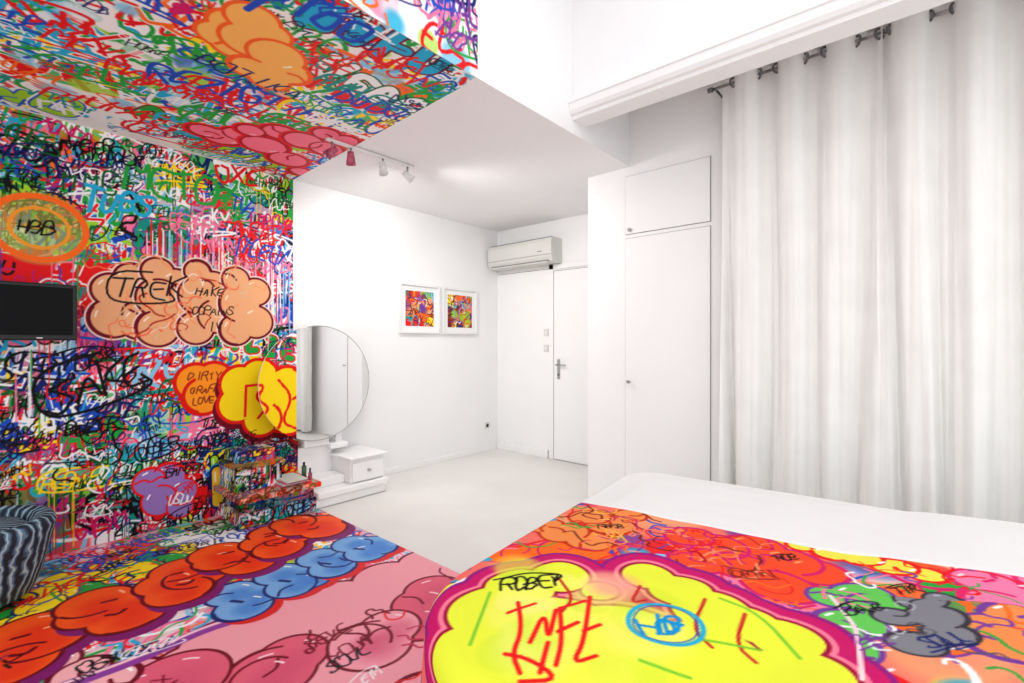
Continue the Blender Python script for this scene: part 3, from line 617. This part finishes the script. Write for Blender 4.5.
# ------------------------------------------------------------------ curtains
YC=3.30; ZR=2.985
def curtain(x0,x1,lam,seed,wstart,yoff=0):
    rs=np.random.RandomState(seed); c=empty('eyelet_curtain')
    n=int((x1-x0)/.0035); nz=120
    xs=np.linspace(x0,x1,n); zs=np.linspace(.03,ZR+.05,nz); Xg,Zg=np.meshgrid(xs,zs)
    dn=1-(Zg/ZR)
    ph=2*math.pi*(Xg-x0)/lam+wstart
    w1=rs.uniform(0,6.28,8)
    phn=ph+dn*(1.3*np.sin(Xg*5+w1[0])+1.1*np.sin(Xg*11+w1[1]+Zg*.6))
    amp=.040+.014*np.sin(Xg*7+w1[2])*dn
    sn=np.sin(phn); y=amp*np.sign(sn)*np.abs(sn)**.8+.012*dn*np.sin(2.3*phn+w1[3]+Zg*.8)
    k1=np.minimum(dn*2.5+.15,1)
    y+=-.012*(np.abs(np.sin(Xg*31+.5*Zg+w1[4]+np.sin(Xg*9)))-.6)*k1 -.007*(np.abs(np.sin(Xg*62-.4*Zg+w1[6]))-.6)*k1+.003*np.sin(Zg*9+Xg*20)*dn
    y+=yoff
    Xd=Xg+.018*np.cos(phn)*.6+.012*dn*np.sin(Zg*1.5+w1[5])*np.clip((Xg-x0)/.2,0,1)
    Zd=Zg+.010*np.sin(ph*2)*np.clip((Zg-2.7)/.3,0,1)
    grid_mesh('fabric',np.stack([Xd,YC+y,Zd],-1),None,M_curt,c,smooth=True)
    k=0
    while True:
        xe=x0+((k*math.pi-wstart)/(2*math.pi))*lam
        k+=1
        if xe>x1: break
        if xe<x0: continue
        torus('eyelet_%d'%k,(xe+(.011 if k%2 else -.011),YC,ZR),(1,.9*(1 if k%2 else -1),0),.028,.007,M_dmetal,c,n=28,k=8)
curtain(-1.055,-.19,.25,3,.6); curtain(-.235,1.62,.25,8,1.0,-.022)
rod=empty('curtain_rod'); cyl('tube',(-1.12,YC,ZR),(2.58,YC,ZR),.009,M_metal,rod); cyl('finial',(-1.13,YC,ZR),(-1.10,YC,ZR),.016,M_dmetal,rod)
for i,xx in enumerate((-1.085,.75,2.4)): cyl('bracket_%d'%i,(xx,YC,ZR),(xx,3.449,ZR),.007,M_dmetal,rod)
# ------------------------------------------------------------------ track lights
tk=empty('ceiling_track_light')
box('track',-3.065,-3.035,1.62,2.34,ZC-.020,ZC-.003,M_frame,tk,bev=.003)
spots=[]
for i,(yy,dx,dy,painted) in enumerate(((1.66,-.6,-.5,1),(1.80,-.3,.2,1),(2.06,-.7,.6,0),(2.28,.3,.8,0))):
    m_=M_mag if painted else M_frame
    cyl('stem_%d'%i,(-3.05,yy,ZC-.02),(-3.05,yy,ZC-.075),.007,M_metal,tk)
    dv=Vector((dx,dy,-.6)).normalized(); c0=Vector((-3.05,yy,ZC-.085))
    cyl('head_%d'%i,c0-dv*.04,c0+dv*.05,.02,m_,tk,r2=.034); cyl('bulb_%d'%i,c0+dv*.045,c0+dv*.054,.028,M_mirror,tk)
    spots.append((c0+dv*.12,dv))

# ------------------------------------------------------------------ light
w=bpy.data.worlds.new('World'); scn.world=w; w.use_nodes=True
w.node_tree.nodes['Background'].inputs[0].default_value=(.975,.985,1,1); w.node_tree.nodes['Background'].inputs[1].default_value=1.58
def area(name,loc,rot,sx,sy,e,col=(1,1,1)):
    l=bpy.data.lights.new(name,'AREA'); l.shape='RECTANGLE'; l.size=sx; l.size_y=sy; l.energy=e; l.color=col
    o=bpy.data.objects.new(name,l); COL.objects.link(o); o.location=loc; o.rotation_euler=rot; return o
area('added_ceiling_fill',(.3,.7,3.85),(0,0,0),3,3,40)  # added unseen fill light to brighten the room, not a fixture of it
for i,(p_,dv) in enumerate(spots):
    l=bpy.data.lights.new('track_spot_%d'%i,'SPOT'); l.energy=(10,10,40,64)[i]; l.spot_size=math.radians(150); l.spot_blend=1; l.shadow_soft_size=.12; l.color=(1,.985,.96)
    o=bpy.data.objects.new('track_spot_%d'%i,l); COL.objects.link(o); o.location=p_; o.rotation_euler=Vector((dv.x,dv.y,-.75)).to_track_quat('-Z','Y').to_euler()
# ------------------------------------------------------------------ camera
cam=bpy.data.cameras.new('camera'); cam.lens=36*FPX/1024; cam.sensor_width=36; cam.clip_start=.02; cam.shift_y=1.5/1024
co=bpy.data.objects.new('camera',cam); COL.objects.link(co); co.location=(0,0,CAMH); co.rotation_euler=(math.pi/2,0,YAW); scn.camera=co
scn.view_settings.view_transform='Standard'
